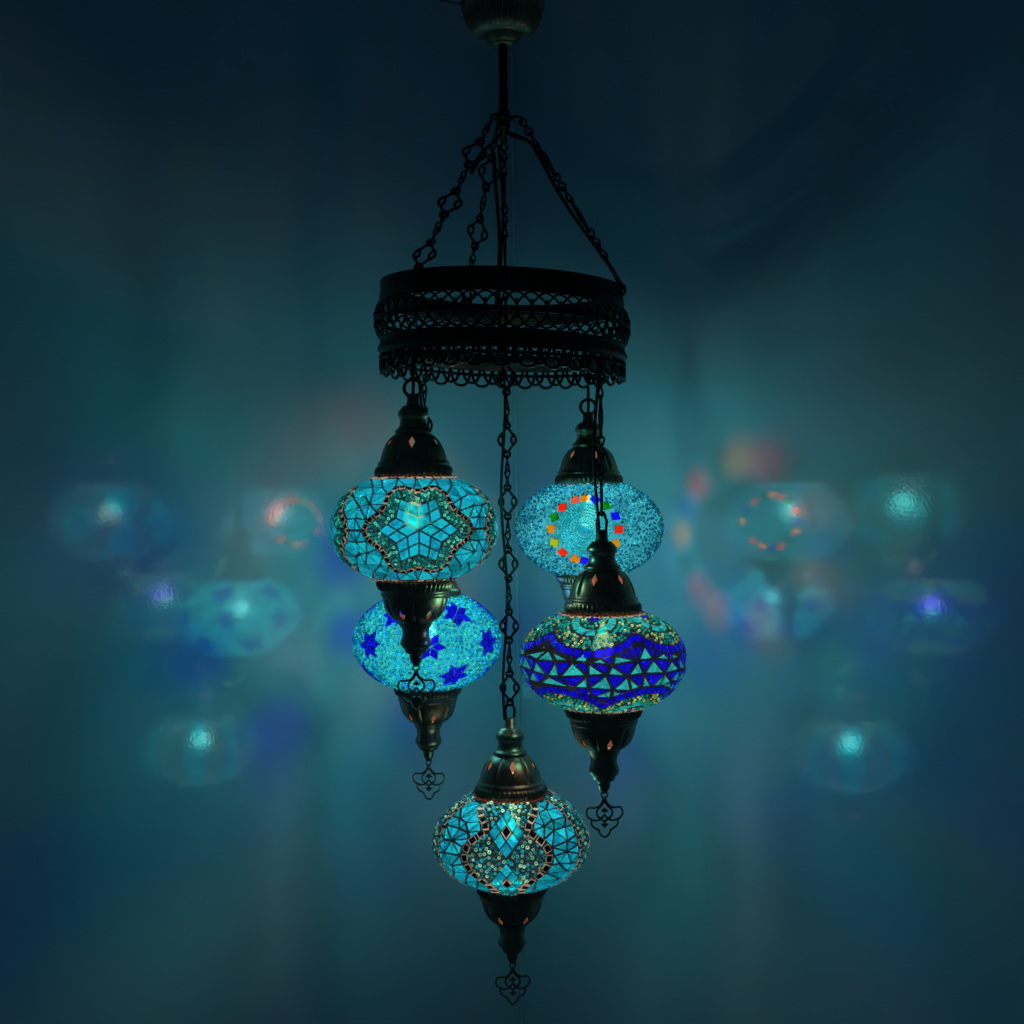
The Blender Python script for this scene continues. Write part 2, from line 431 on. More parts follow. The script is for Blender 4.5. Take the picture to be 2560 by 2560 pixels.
def mirror_tile(mb, poly, gap=.004):
    """bevelled mirror: a dark face inside a clear copper-coloured bevel"""
    P = np.array([sph(lo, max(-VMAX, min(VMAX, v)))[0] for lo, v in poly]); nrm = np.mean([sph(lo, v)[1] for lo, v in poly], 0); nrm /= np.linalg.norm(nrm)
    n = len(P); c = P.mean(0)
    if np.cross(P[1] - P[0], P[2] - P[1]) @ nrm < 0: P = P[::-1]
    ext = min(np.linalg.norm(np.cross(P[(i + 1) % n] - P[i], c - P[i])) / (np.linalg.norm(P[(i + 1) % n] - P[i]) + 1e-9) for i in range(n))
    if ext < gap * 1.3: return
    k = 1 - gap / ext; ki = k - .24
    hole(poly, k * .97)
    tw = np.array([random.gauss(0, .0012) for _ in range(n)])[:, None] * nrm
    base = c + (P - c) * k + nrm * .002; rim = c + (P - c) * (k - .06) + nrm * .008; inn = c + (P - c) * ki + nrm * .011 + tw
    V = np.concatenate([base, rim, inn])
    g = random.uniform(.7, 1.25); t = (.105 * g, .105 * g, .092 * g)
    F = []
    for a_ in (0, n): F += [(a_ + i, a_ + (i + 1) % n, a_ + n + (i + 1) % n, a_ + n + i) for i in range(n)]
    mb.add(V, F, mi=1, smooth=False, tint=t)
    mb.add(inn, [tuple(range(n))], mi=0, smooth=False)

TQ = np.array((0.005, 0.40, 0.68)); TQ2 = np.array((0.004, 0.70, 0.84))
def turq():
    k = random.uniform(.5, 1.25); s_ = random.uniform(-.07, .07)
    return tuple(TQ * k * (1, 1 + s_ * 2, 1)), tuple(np.minimum(1.6, TQ2 * k * 1.15))
TEAL = np.array((0.015, 0.38, 0.47)); TEALT = np.array((0.01, 0.75, 0.55))
BLUE = (0.004, 0.003, 0.95)
def teal():
    k = random.uniform(.75, 1.15); return tuple(TEAL * k), tuple(np.minimum(1, TEALT * k))
def blue():
    k = random.uniform(.7, 1.1); return (0.003, .003 * k, .60 * k), (0.03, .02, 2.4 * k)

def along(curve, size, width, closed=True, jit=.06):
    """quads set side by side along a (lon, v) curve; size / width in globe diameters"""
    C = [np.array(p, float) for p in curve]
    if closed: C = C + [C[0]]
    P3 = [sph(*p)[0] for p in C]
    cum = np.concatenate([[0], np.cumsum([np.linalg.norm(b_ - a_) for a_, b_ in zip(P3[:-1], P3[1:])])])
    n = max(1, int(round(cum[-1] / size))); out_ = []
    Ca = np.array(C)
    def at(t): return np.array([np.interp(t, cum, Ca[:, 0]), np.interp(t, cum, Ca[:, 1])])
    for i in range(n):
        a_ = at(cum[-1] * i / n); b_ = at(cum[-1] * (i + 1) / n)
        cv = math.cos(rad((a_[1] + b_[1]) / 2)); GBv = 57.3
        va = (a_[1] + b_[1]) / 2
        sx = GA * max(.15, cv) / 57.3; sy = math.sqrt((GA * math.sin(rad(va))) ** 2 + (GB * cv) ** 2) / 57.3
        d = (b_ - a_) * (sx, sy); d /= np.linalg.norm(d) + 1e-9
        nn = np.array([-d[1], d[0]]) * width / 2 / (sx, sy)
        j = lambda: np.array([random.uniform(-jit, jit) * size / sx * .5, random.uniform(-jit, jit) * size / sy * .5])
        out_.append([tuple(a_ - nn + j()), tuple(b_ - nn + j()), tuple(b_ + nn + j()), tuple(a_ + nn + j())])
    return out_

def fill(lo0, lo1, v0, v1, step, mask, bounds, jit=.32):
    """irregular triangular pieces filling the rectangle outside mask(lon, v); bounds = closed polylines of the mask edge"""
    pts = []; edges = []
    def chain(pl, closed):
        i0 = len(pts)
        pts.extend(pl)
        for i in range(len(pl) - 1): edges.append((i0 + i, i0 + i + 1))
        if closed: edges.append((i0 + len(pl) - 1, i0))
    st = lambda v: step / max(.35, math.cos(rad(v)))
    nv = max(2, int((v1 - v0) / step))
    fr = [(lo0, v0 + (v1 - v0) * i / nv) for i in range(nv)]; 
    nh = max(2, int((lo1 - lo0) / st(v1)))
    fr += [(lo0 + (lo1 - lo0) * i / nh, v1) for i in range(nh)]
    fr += [(lo1, v1 + (v0 - v1) * i / nv) for i in range(nv)]
    fr += [(lo1 + (lo0 - lo1) * i / nh, v0) for i in range(nh)]
    chain(fr, True)
    for bd in bounds: chain(bd, False)
    bp = np.array(pts)
    for i in range(1, nv):
        v = v0 + (v1 - v0) * i / nv; s_ = st(v); nh = max(2, int((lo1 - lo0) / s_))
        for j in range(nh):
            lo = lo0 + (lo1 - lo0) * (j + .5 * (i % 2) + .25) / nh + random.uniform(-jit, jit) * s_
            vv = v + random.uniform(-jit, jit) * step
            if mask(lo, vv) or not (lo0 < lo < lo1): continue
            if np.min(np.hypot((bp[:, 0] - lo) * math.cos(rad(v)), bp[:, 1] - vv)) < step * .5: continue
            pts.append((lo, vv))
    vo, eo, fo, _, _, _ = delaunay_2d_cdt([Vector(q) for q in pts], edges, [], 0, 1e-5)
    res = []
    for f in fo:
        c = sum((vo[i] for i in f), Vector((0, 0))) / len(f)
        if mask(c.x, c.y): continue
        res.append([(vo[i].x, vo[i].y) for i in f])
    return res

TORUS_V = []; TORUS_F = []
for i_ in range(8):
    t_ = i_ * 2 * np.pi / 8
    for j_ in range(5):
        q_ = j_ * 2 * np.pi / 5
        TORUS_V.append(((.66 + .36 * math.cos(q_)) * math.cos(t_), (.66 + .36 * math.cos(q_)) * math.sin(t_), .42 * math.sin(q_)))
        TORUS_F.append((i_ * 5 + j_, ((i_ + 1) % 8) * 5 + j_, ((i_ + 1) % 8) * 5 + (j_ + 1) % 5, i_ * 5 + (j_ + 1) % 5))
TORUS_V = np.array(TORUS_V)
def bead(mb, lon, v, r, tint, tint2=None, tilt=.5, flat=None):
    q, n = sph(lon, v, r * .45)
    e1 = np.array([math.cos(rad(lon)), math.sin(rad(lon)), 0]); e2 = np.cross(n, e1)
    a_ = random.uniform(0, 6.28)
    n2 = n + (e1 * math.cos(a_) + e2 * math.sin(a_)) * abs(random.gauss(0, tilt)); n2 /= np.linalg.norm(n2)
    x = np.cross(n2, e1 + .01); x /= np.linalg.norm(x); y = np.cross(n2, x)
    V = q + r * (TORUS_V[:, :1] * x + TORUS_V[:, 1:2] * y + TORUS_V[:, 2:] * n2)
    mb.add(V, TORUS_F, tint=tint, tint2=tint2)

def scatter(mb, dens_r, r, mask, tintf, n_try, vmax=None, tilt=.5, zone_of=None):
    """beads strewn at random, never closer than dens_r"""
    cell = {}
    vm = vmax or VMAX; k = 0
    for _ in range(n_try):
        lo = random.uniform(-180, 180); v = math.degrees(math.asin(random.uniform(-1, 1) * math.sin(rad(vm))))
        if not mask(lo, v): continue
        p, _n = sph(lo, v); key = tuple((p / dens_r).astype(int) + 100)
        ok = True
        for dx in (-1, 0, 1):
            for dy in (-1, 0, 1):
                for dz in (-1, 0, 1):
                    for q in cell.get((key[0] + dx, key[1] + dy, key[2] + dz), ()):
                        if (p - q) @ (p - q) < dens_r ** 2: ok = False; break
                    if not ok: break
                if not ok: break
            if not ok: break
        if not ok: continue
        cell.setdefault(key, []).append(p); k += 1
        t1, t2 = tintf()
        bead(mb if zone_of is None else mb.setdefault(zone_of(lo, v), MB()), lo, v, r * random.uniform(.85, 1.15), t1, t2, tilt)
    return k

def wrap(d): return (d + 180) % 360 - 180

def shell_globe(mats, parent, zone):
    """blown globe: grout between the pieces, open under each piece of glass, tinted glass where zone() has beads"""
    vm = math.degrees(math.asin(ZC / GB)); pts = []; edges = []; faces = []
    nu, nv = 72, 26
    box = [(-180, -vm), (180, -vm), (180, vm), (-180, vm)]
    for i in range(nu + 1):
        for j in range(nv + 1): pts.append((-180 + 360 * i / nu, -vm + 2 * vm * j / nv))
    id_ = lambda i, j: i * (nv + 1) + j
    for i in range(nu): edges += [(id_(i, 0), id_(i + 1, 0)), (id_(i, nv), id_(i + 1, nv))]
    for j in range(nv): edges += [(id_(0, j), id_(0, j + 1)), (id_(nu, j), id_(nu, j + 1))]
    polys = []
    for P in HOLES:
        lo = P[:, 0].mean(); sh = wrap(lo) - lo; Q = P + (sh, 0)
        if Q[:, 0].max() > 179.5 or Q[:, 0].min() < -179.5: continue
        ar = sum(Q[k][0] * Q[(k + 1) % len(Q)][1] - Q[(k + 1) % len(Q)][0] * Q[k][1] for k in range(len(Q)))
        polys.append(Q if ar > 0 else Q[::-1])
    for Q in polys:
        i0 = len(pts); pts.extend(tuple(q) for q in Q); faces.append(list(range(i0, i0 + len(Q))))
    vo, eo, fo, _, _, of = delaunay_2d_cdt([Vector(q) for q in pts], edges, faces, 0, 1e-4)
    mb = MB(); V = [sph(q.x, q.y)[0] for q in vo]; G = [[], []]
    for f, src in zip(fo, of):
        if src: continue
        c = sum((vo[i] for i in f), Vector((0, 0))) / len(f)
        G[1 if zone(c.x, c.y) else 0].append(tuple(f))
    mb.add(V, G[0], 0); mb.f += [tuple(q) for q in G[1]]; mb.mi += [1] * len(G[1]); mb.sm += [True] * len(G[1]); mb.t += [(1, 1, 1)] * len(G[1]); mb.t2 += [(1, 1, 1)] * len(G[1])
    return mb.build("globe", mats, parent)

def rim_tiles(g, v):
    for vv in (v, -v):
        mb = MB()
        for q in along([(l, vv) for l in range(-180, 180, 4)], .052, .026): mirror_tile(mb, q, gap=.003)
        mb.build("mirror_trim", [MIRROR, MIRROR_EDGE], g, True)

# ------------------------------------------------------------------ the five mosaics
def poly_lobed(base, amp, cx, sx, sy, n=72, ph=0):
    return [(cx + sx * (base + amp * math.cos(6 * t)) * math.cos(t), sy * (base + amp * math.cos(6 * t)) * math.sin(t)) for t in np.arange(n) * 2 * np.pi / n]

def mosaic_star(g):
    """six-pointed turquoise stars in beaded, mirror-edged rosettes"""
    SX, SY = 26.3, 35.0; tiles = MB()
    outer = lambda t: 1.255 + .165 * math.cos(6 * t)
    cents = [7.3 + 90 * k for k in range(-2, 2)]
    def polar(lon, v):
        b_ = None
        for c in cents:
            x, y = wrap(lon - c) / SX, v / SY; r, t = math.hypot(x, y), math.atan2(y, x)
            if b_ is None or r - outer(t) < b_: b_ = r - outer(t)
        return b_
    mask = lambda lon, v: polar(lon, v) < .075
    for c in cents:
        star = MB(); mir = MB(); bd = MB()
        tips = [np.array((math.cos(t), math.sin(t))) for t in np.arange(6) * np.pi / 3]
        nots = [.66 * np.array((math.cos(t), math.sin(t))) for t in np.arange(6) * np.pi / 3 + np.pi / 6]
        sc = lambda p: (c + p[0] * SX, p[1] * SY)
        for k in range(6):
            O, A_, T_, B_ = np.zeros(2), nots[k - 1], tips[k], nots[k]
            def bl(a_, b_): return (1 - a_) * (1 - b_) * O + a_ * (1 - b_) * A_ + a_ * b_ * T_ + (1 - a_) * b_ * B_
            for i in (0, .5):
                for j in (0, .5):
                    t1, t2 = turq()
                    tile(star, [sc(bl(i, j)), sc(bl(i + .5, j)), sc(bl(i + .5, j + .5)), sc(bl(i, j + .5))], gap=.0026, tint=t1, tint2=t2)
        for row in range(4):
            cur = []
            for t in np.linspace(0, 2 * np.pi, 145)[:-1]:
                r = outer(t) - .125 - .10 * row
                ph = (t + np.pi / 6) % (np.pi / 3) - np.pi / 6
                a_, b_ = tips[0], nots[0]; tt = abs(ph); d = np.array((math.cos(tt), math.sin(tt)))
                den = d[0] * (b_ - a_)[1] - d[1] * (b_ - a_)[0]; edge = (a_[0] * (b_ - a_)[1] - a_[1] * (b_ - a_)[0]) / den
                cur.append(None if r < edge + .05 else sc(np.array((math.cos(t), math.sin(t))) * r))
            last = None
            for p_ in cur + cur[:1]:
                if p_ is None: last = None; continue
                q = sph(*p_)[0]
                if last is not None and np.linalg.norm(q - last) < .0215: continue
                last = q
                k_ = random.uniform(.7, 1.2); k_ *= .85; tt = (.05 * k_, .46 * k_, .50 * k_) if random.random() < .7 else (.55 * k_, .95 * k_, .85 * k_)
                bead(bd, p_[0], p_[1], .0112, tt, (tt[0] * .2,) + tt[1:], .25)
        for q in along([sc(np.array((math.cos(t), math.sin(t))) * outer(t)) for t in np.linspace(0, 2 * np.pi, 97)[:-1]], .050, .040): mirror_tile(mir, q)
        star.build("star", TILE, g, True); bd.build("bead_rosette", BEAD, g, True); mir.build("mirror_border", [MIRROR, MIRROR_EDGE], g, True)
    for k, c in enumerate(cents):
        for f in fill(c - 45, c + 45, -57, 57, 10.5, mask, [[(c + SX * (outer(t) + .09) * math.cos(t), SY * (outer(t) + .09) * math.sin(t)) for t in np.linspace(0, 2 * np.pi, 31)]]):
            if sum(mask(*p_) for p_ in f) >= 2: continue
            t1, t2 = turq(); tile(tiles, f, gap=.0026, tint=t1, tint2=t2)
    rim_tiles(g, 59.2)
    tiles.build("turquoise_glazing", TILE, g, True)
    return lambda lon, v: polar(lon, v) < -.08

def mosaic_medallion(g):
    """bead-strewn globe with round medallions framed by coloured squares"""
    bd = MB()
    cents = [-7.1, 112.9, -127.1]
    OR = (.95, .36, .006); RD = (.95, .03, .004); SA = (.85, .16, .10); DG = (.002, .13, .006); LM = (.38, .62, .01); BL = (.004, .004, .8); YL = (.95, .48, .006); CY_ = (.01, .50, .9)
    seq = [OR, BL, DG, BL, RD, YL, SA, CY_, BL, OR, RD, LM, OR, DG, RD, SA]
    seqs = [seq, [OR, DG, RD, BL, YL, DG, RD, OR, BL, RD, DG, OR, BL, SA, DG, RD], [RD, OR, SA, RD, OR, CY_, RD, DG, OR, SA, BL, RD, YL, RD, OR, LM]]
    R0x, R0y = 26.3, 36.5
    def inmed(lon, v):
        for c in cents:
            if math.hypot(wrap(lon - c) / (R0x + 2.5), (v - 1.5) / (R0y + 3.5)) < 1: return True
        return False
    for ci, c in enumerate(cents):
        md = MB()
        for k in range(16):
            t = np.pi / 2 - k * 2 * np.pi / 16 + random.uniform(-.05, .05)
            x, y = c + R0x * math.cos(t), 1.5 + R0y * math.sin(t)
            cv = max(.3, math.cos(rad(y))); a_ = random.uniform(0, .9) + t
            po = [(x + 5.2 * math.cos(a_ + q) / cv ** .7, y + 6.8 * math.sin(a_ + q)) for q in np.arange(4) * np.pi / 2]
            tc = tuple(min(1, q * random.uniform(.9, 1.1)) for q in seqs[ci][k])
            tile(md, po, gap=.002, h=.012, tint=tuple(1.5 * q for q in tc), tint2=tuple(2.3 * q for q in tc))
        tile(md, [(c - 3.8, -2.5), (c + 3.8, -2.5), (c + 3.8, 5.5), (c - 3.8, 5.5)], gap=.001, h=.012, tint=CY_, tint2=CY_)
        for row in range(7):
            r = 5.6 + row * 2.42; n = int(2 * np.pi * r * .0088 * 1.16 / .0215)
            for i in range(n):
                t = i * 2 * np.pi / n + row
                k_ = random.uniform(.75, 1.2); tt = (.30 * k_, .62 * k_, .66 * k_)
                n0 = len(md.mi)
                bead(md, c + r * math.cos(t), 1.5 + r * 1.40 * math.sin(t), .0104, tt, (tt[0] * .4,) + tt[1:], .2)
                md.mi[n0:] = [1] * (len(md.mi) - n0)
        md.build("medallion", [TILE, BEAD], g, True)
    def tf():
        k_ = random.uniform(.6, 1.25)
        return ((.40 * k_, .64 * k_, .68 * k_), (.16 * k_, .62 * k_, .66 * k_)) if random.random() < .42 else ((.015 * k_, .36 * k_, .52 * k_),) * 2
    scatter(bd, .0205, .0105, lambda a_, b_: not inmed(a_, b_), tf, 24000, tilt=.8)
    bd.build("bead_moss", BEAD, g, True)
    return lambda lon, v: True

def mosaic_blue_stars(g):
    """dense turquoise beads with deep blue six-pointed stars"""
    bd = MB(); spots = []
    for k in range(7): spots.append((6.1 + k * 51.4, 3.0, random.uniform(-.15, .15)))
    for k in range(6): spots += [(33.5 + k * 60, 38.5, random.uniform(-.3, .3)), (28.4 + k * 53, -33.0, random.uniform(-.3, .3))]
    def inst(lon, v):
        for (c, w, a_) in spots:
            if math.hypot(wrap(lon - c) * math.cos(rad(w)), (v - w) * .78) < 8.0: return True
        return False
    for (c, w, a_) in spots:
        st = MB(); cv = math.cos(rad(w)); sy = 1.38
        pt = lambda r, t: (c + r * math.cos(t + a_) / cv, w + r * sy * math.sin(t + a_))
        for k in range(6):
            t = k * np.pi / 3
            b1, b2 = blue()
            tile(st, [pt(0, 0), pt(6.9, t - np.pi / 6), pt(12.4, t), pt(6.9, t + np.pi / 6)], gap=.0004, h=.014, tint=b1, tint2=b2)
        st.build("blue_star", TILE, g, True)
    def tf():
        k_ = random.uniform(.65, 1.25)
        return ((.34 * k_, .66 * k_, .66 * k_), (.10 * k_, .66 * k_, .66 * k_)) if random.random() < .34 else ((.03 * k_, .48 * k_, .72 * k_),) * 2
    scatter(bd, .0225, .0125, lambda a_, b_: not inst(a_, b_), tf, 24000, tilt=.7)
    bd.build("bead_moss", BEAD, g, True)
    return lambda lon, v: True

def mosaic_scallop(g):
    """blue and teal triangles between scallops of beads and teal squares"""
    tri = MB(); sqbs = {1: MB(), -1: MB()}
    P_ = 72.0
    allc = [(-14 + P_ * k, 61.5, 1, 40.5) for k in range(-2, 3)] + [(-14 + 45 + P_ * k, -64.0, -1, 36.0) for k in range(-2, 3)]
    def dist(lon, v): return min(math.hypot(wrap(lon - c), v - w) - R for c, w, s_, R in allc)
    for c, w, s_, RT in allc:
        sq = MB()
        def other(x, y): return min(math.hypot(wrap(x - c2), y - w2) - R2 for c2, w2, s2, R2 in allc if (c2, w2) != (c, w))
        def arc(r, sp, n=90):
            o_ = []
            for t in np.linspace(0, np.pi, n):
                x, y = c - r * math.cos(t), w - s_ * r * math.sin(t)
                if abs(y) > VMAX - 3 or other(x, y) < sp: continue
                o_.append((x, y))
            return o_
        a1 = arc(RT + 4.6, 3.2)
        if len(a1) > 3:
            for q in along(a1, .060, .050, False):
                t1, t2 = blue(); tile(sqbs[s_], q, gap=.0030, tint=t1, tint2=t2)
        for r in (RT - 1.2, RT - 4.4, RT - 7.6, RT - 10.8, 15.5, 12.0):
            a1 = arc(r, -1.5); last = None
            for p_ in a1:
                q = sph(*p_)[0]
                if last is not None and np.linalg.norm(q - last) < .0215: continue
                last = q
                if random.random() < .12: continue
                k_ = random.uniform(.7, 1.2)
                tt = (.80 * k_, .74 * k_, .44 * k_) if random.random() < (.34 if r > 20 else .25) else (.06 * k_, .52 * k_, .52 * k_)
                n0 = len(sq.mi)
                bead(sq, p_[0] + random.uniform(-.6, .6), p_[1] + random.uniform(-.5, .5), .0110, tt, tt, .3)
                sq.mi[n0:] = [1] * (len(sq.mi) - n0)
        a1 = arc(22.5, -1)
        if len(a1) > 3:
            for q in along(a1, .064, .054, False):
                t1, t2 = teal(); tile(sq, q, gap=.0035, tint=t1, tint2=t2)
        a1 = arc(6.5, 0)
        if len(a1) > 3:
            for q in along(a1, .05, .035, False):
                t1, t2 = blue(); tile(sq, q, gap=.004, tint=t1, tint2=t2)
        sq.build("scallop", [TILE, BEAD], g, True)
    msk = lambda a_, b_: dist(a_, b_) < 8.2
    for i in range(5):
        lo = -14 + P_ * i
        bds = []
        for c, w, s_, RT in allc:
            cur = []
            for t in np.linspace(0, np.pi, 19):
                x, y = c - (RT + 8.6) * math.cos(t), w - s_ * (RT + 8.6) * math.sin(t)
                if lo + 1.5 < x < lo + P_ - 1.5 and -43 < y < 46 and dist(x, y) > 8.3: cur.append((x, y))
                elif cur: bds.append(cur); cur = []
            if cur: bds.append(cur)
        for f in fill(lo, lo + P_, -45, 48, 12.6, msk, [q for q in bds if len(q) > 1], jit=.24):
            if sum(msk(*p_) for p_ in f) >= 2: continue
            ys = [p_[1] for p_ in f]; ups = sum(1 for y in ys if y > sum(ys) / 3) == 1     # pieces pointing up are teal, the others blue
            t1, t2 = teal() if ups else blue()
            tile(tri, f, gap=.0055 if ups else .0042, tint=t1, tint2=t2)
    rim_tiles(g, 59.5)
    tri.build("triangle_band", TILE, g, True); [m_.build("blue_square_border", TILE, g, True) for m_ in sqbs.values()]
    return lambda lon, v: dist(lon, v) < -.5

def mosaic_lattice(g):
    """diamond lattice between two beaded rounds, mirror borders and panels of broken turquoise"""
    VV = [-62, -48, -36, -28, -17, -6, 4, 13, 21, 29, 35, 42, 50, 62]; HW = [15, 14, 13.5, 18.5, 26.5, 30.5, 31.5, 29.5, 24, 17, 17, 25, 32, 37]
    hw = lambda v: float(np.interp(v, VV, HW))
    pw = lambda v, c=0: (63.0 if abs(c) < 90 else 50.0) + max(0, v - 20) * .05
    mids = [-3.6, 176.4]
    loz = ((28.5, 26.5, 14.2), (-29.0, 27.0, 13.4))
    for c in mids:
        dia = MB()
        for cv_, hh, ww in loz:
            n = 3
            def pt(i, j): return (c + ww * (i - j) / n, cv_ + hh * (i + j - n) / n)
            for i in range(n):
                for j in range(n):
                    po = [pt(i, j), pt(i + 1, j), pt(i + 1, j + 1), pt(i, j + 1)]
                    if i == j == 1:
                        n0 = len(dia.mi); mirror_tile(dia, po, gap=.002); dia.mi[n0:] = [q + 1 for q in dia.mi[n0:]]
                    else:
                        t1, t2 = turq(); tile(dia, po, gap=.0022, tint=t1, tint2=t2)
        dia.build("diamond_lattice", [TILE, MIRROR, MIRROR_EDGE], g, True)
        for s_ in (-1, 1):
            mir = MB(); tri = MB()
            for q in along([(c + s_ * hw(v), v) for v in np.arange(-56, 60, 2)], .062, .058, False): mirror_tile(mir, q)
            mir.build("mirror_border", [MIRROR, MIRROR_EDGE], g, True); mir = MB()
            for q in along([(c + s_ * pw(v, c), v) for v in np.arange(-57, 60, 2)], .064, .034, False): mirror_tile(mir, q)
            mir.build("mirror_border", [MIRROR, MIRROR_EDGE], g, True)
            lo0, lo1 = 10, 72
            msk = lambda a_, b_: not (hw(b_) + 4.2 < abs(wrap(a_ - c)) < pw(b_, c) - 2.6)
            f_ = fill(c - lo1 if s_ < 0 else c + lo0, c - lo0 if s_ < 0 else c + lo1, -57, 59, 11.5, msk, [
                [(c + s_ * (hw(v) + 3.8), v) for v in np.linspace(-55, 57, 13)], [(c + s_ * (pw(v, c) - 2.2), v) for v in np.linspace(-55, 57, 12)]])
            for f in f_:
                t1, t2 = turq(); tile(tri, f, gap=.0036, tint=t1, tint2=t2)
            tri.build("turquoise_panel", TILE, g, True)
    sides = [97.0, -103.0]
    for c in sides:
        tri = MB(); msk = lambda a_, b_: abs(wrap(a_ - c)) > 12.5
        for f in fill(c - 12.5, c + 12.5, -57, 59, 11.5, lambda a_, b_: False, []):
            t1, t2 = turq(); tile(tri, f, gap=.0036, tint=t1, tint2=t2)
        tri.build("turquoise_panel", TILE, g, True)
        for s_ in (-1, 1):
            mir = MB()
            for q in along([(c + s_ * 15.5, v) for v in np.arange(-57, 60, 2)], .064, .034, False): mirror_tile(mir, q)
            mir.build("mirror_border", [MIRROR, MIRROR_EDGE], g, True)
    def india(lon, v):
        for c in mids:
            for cv_, hh, ww in loz:
                if abs(wrap(lon - c)) / ww + abs(v - cv_) / hh < 1.04: return True
        return False
    def inb(lon, v):
        d, c0 = min((abs(wrap(lon - c)), c) for c in mids)
        if india(lon, v): return False
        return d < hw(v) - 4.0 or (all(abs(wrap(lon - c)) > pw(v, c) + 2.6 for c in mids) and min(abs(wrap(lon - c)) for c in sides) > 18.5)
    def tf():
        k_ = random.uniform(.6, 1.25); u = random.random()
        return ((.78 * k_, .72 * k_, .62 * k_), (.14 * k_, .60 * k_, .55 * k_)) if u < .42 else ((.08 * k_, .46 * k_, .56 * k_),) * 2
    def zone_of(lon, v):
        d, c0 = min((abs(wrap(lon - c)), c) for c in mids)
        return ("bead_round" if d < hw(v) else "bead_strip", c0, wrap(lon - c0) > 0, d > 85 and c0 < 90)
    bins = {}
    scatter(bins, .0235, .0136, inb, tf, 18000, tilt=.45, zone_of=zone_of)
    for key, m_ in bins.items(): m_.build(key[0], BEAD, g, True)
    return inb

# ------------------------------------------------------------------ a hanging lamp
def make_lamp(pos, label, mosaic, shell, z_hang, links, twist, rot_top, rot_bot, pend_rot, flat=1.0, power=1.0):
    global GB, ZC, VMAX
    GB = .343 * flat; ZC = .303 * flat; HOLES.clear()
    x, y, z = pos
    root = empty("mosaic_lamp", W(x, y, z)); tag(root, label, "hanging lamp", "mosaic globe lamps hanging from the chandelier")
    # parts in lamp space: origin at the globe centre
    g0 = empty("tmp", (0, 0, 0)); zone = mosaic(g0)
    g = shell_globe(shell, root, zone)
    for ch in list(g0.children): ch.parent = g
    bpy.data.objects.remove(g0)
    cap_mb(TOP_PROF, TOP_DOME, TOP_UP, 1, ZC - .004, rad(rot_top)).build("top_cap", [BRONZE, COPPER], root)
    cap_mb(BOT_PROF, BOT_DOME, BOT_UP, -1, -ZC + .004, rad(rot_bot)).build("bottom_cap", [BRONZE, COPPER], root)
    for s_ in (1, -1):                          # glass edge under each cap, tinted orange for bulb light leaking at the gap
        rim = MB(); rim.tube(circ((0, 0, s_ * (ZC - .001)), .2245, 72, (1, 0, 0), (0, 1, 0)), .005, closed=True)
        rim.t = [(.24, .10, .045)] * len(rim.f); rim.t2 = rim.t
        rim.build("glass_rim_glow", MIRROR_EDGE, g, True)
    bl = MB(); k = 16
    pr = [(.018, .235), (.02, .20), (.034, .17), (.058, .125), (.072, .085), (.075, .055), (.068, .022), (.045, -.006), (.015, -.018)]
    bl.lathe(pr, n=24, cap1=True); bl.build("bulb", BULB, g)
    sk = MB(); sk.lathe([(.03, .36), (.034, .30), (.034, .235), (.02, .225)], n=16); sk.build("bulb_socket", DARKIRON, g)
    ld = bpy.data.lights.new("bulb_light", 'POINT'); ld.energy = BULB_W * power; ld.color = BULB_COL; ld.shadow_soft_size = BULB_R
    lo = bpy.data.objects.new("bulb_light", ld); COL.objects.link(lo); lo.parent = root; lo.location = (0, 0, .075 * S)
    pm = pendant_mb(); 
    pm.xform(Matrix.Translation((0, 0, -ZC - .516)) @ Matrix.Rotation(rad(pend_rot), 4, 'Z'))
    pm.build("pendant", BRONZE, root)
    ztop = ZC + .498
    if links == 0:
        c = MB(); 
        c.tube(circ((0, 0, ztop + .034), .052, 24), .0105, closed=True, n=8)
        c.tube([(0, 0, ztop + .085), (.004, 0, ztop + .13), (0, .006, z_hang - z)], .010)
        c.build("hanging_ring", DARKIRON, root)
        cb = MB(); cb.tube([(0, .004, ztop - .01), (.003, .006, ztop + .06), (0, .018, z_hang - z + .1)], .011); cb.build("cable", CABLE, root)
    else:
        c = MB(); c.tube([(-.026, 0, ztop - .004), (-.030, 0, ztop + .05), (-.012, 0, ztop + .105), (.012, 0, ztop + .105), (.030, 0, ztop + .05), (.026, 0, ztop - .004)], .0095)
        c.build("hanging_ring", DARKIRON, root)
        c = MB(); chain_mb(c, (0, 0, z_hang - z), (0, 0, ztop + .085), links, twist[0], twist[1], turn=3 if links > 5 else None); c.build("chain", DARKIRON, root)
        cb = MB(); zz = np.linspace(ztop - .01, z_hang - z, 40)
        cb.tube([(-.026 + .016 * math.sin(t * 5.1 + x * 9) - .0 * t, .012 * math.cos(t * 4.3), t) for t in zz], .0105); cb.build("cable", CABLE, root)
    return root

make_lamp((-.585, 7.616, -.209), "turquoise globe lamp with one big six-pointed star inside a beaded, mirror-edged rosette",
          mosaic_star, [SH_DARK, SH_BEAD], .80, 0, (0, 0), -90 - 25 - 4, -90 - 30 - 25, 8)
make_lamp((.53, 8.746, -.258), "bead-covered blue globe lamp with a ring of red, orange, green and blue squares",
          mosaic_medallion, [SH_TEAL, SH_TEAL], .80, 0, (0, 0), -90 - 25 + 8, -90 - 30, -20)
make_lamp((.537, 7.624, -1.010), "deep blue globe lamp with a band of teal triangles between beaded scallops",
          mosaic_scallop, [SH_DARK, SH_BEAD], .78, 2, (78, 84), -90 - 30 - 21, -90 - 30 + 9, 4, flat=.925)
make_lamp((-.592, 8.739, -1.018), "bright turquoise bead globe lamp scattered with small deep blue stars",
          mosaic_blue_stars, [SH_CYAN, SH_CYAN], .80, 2, (30, 40), -90 - 20, -90 - 30 + 17, -6)
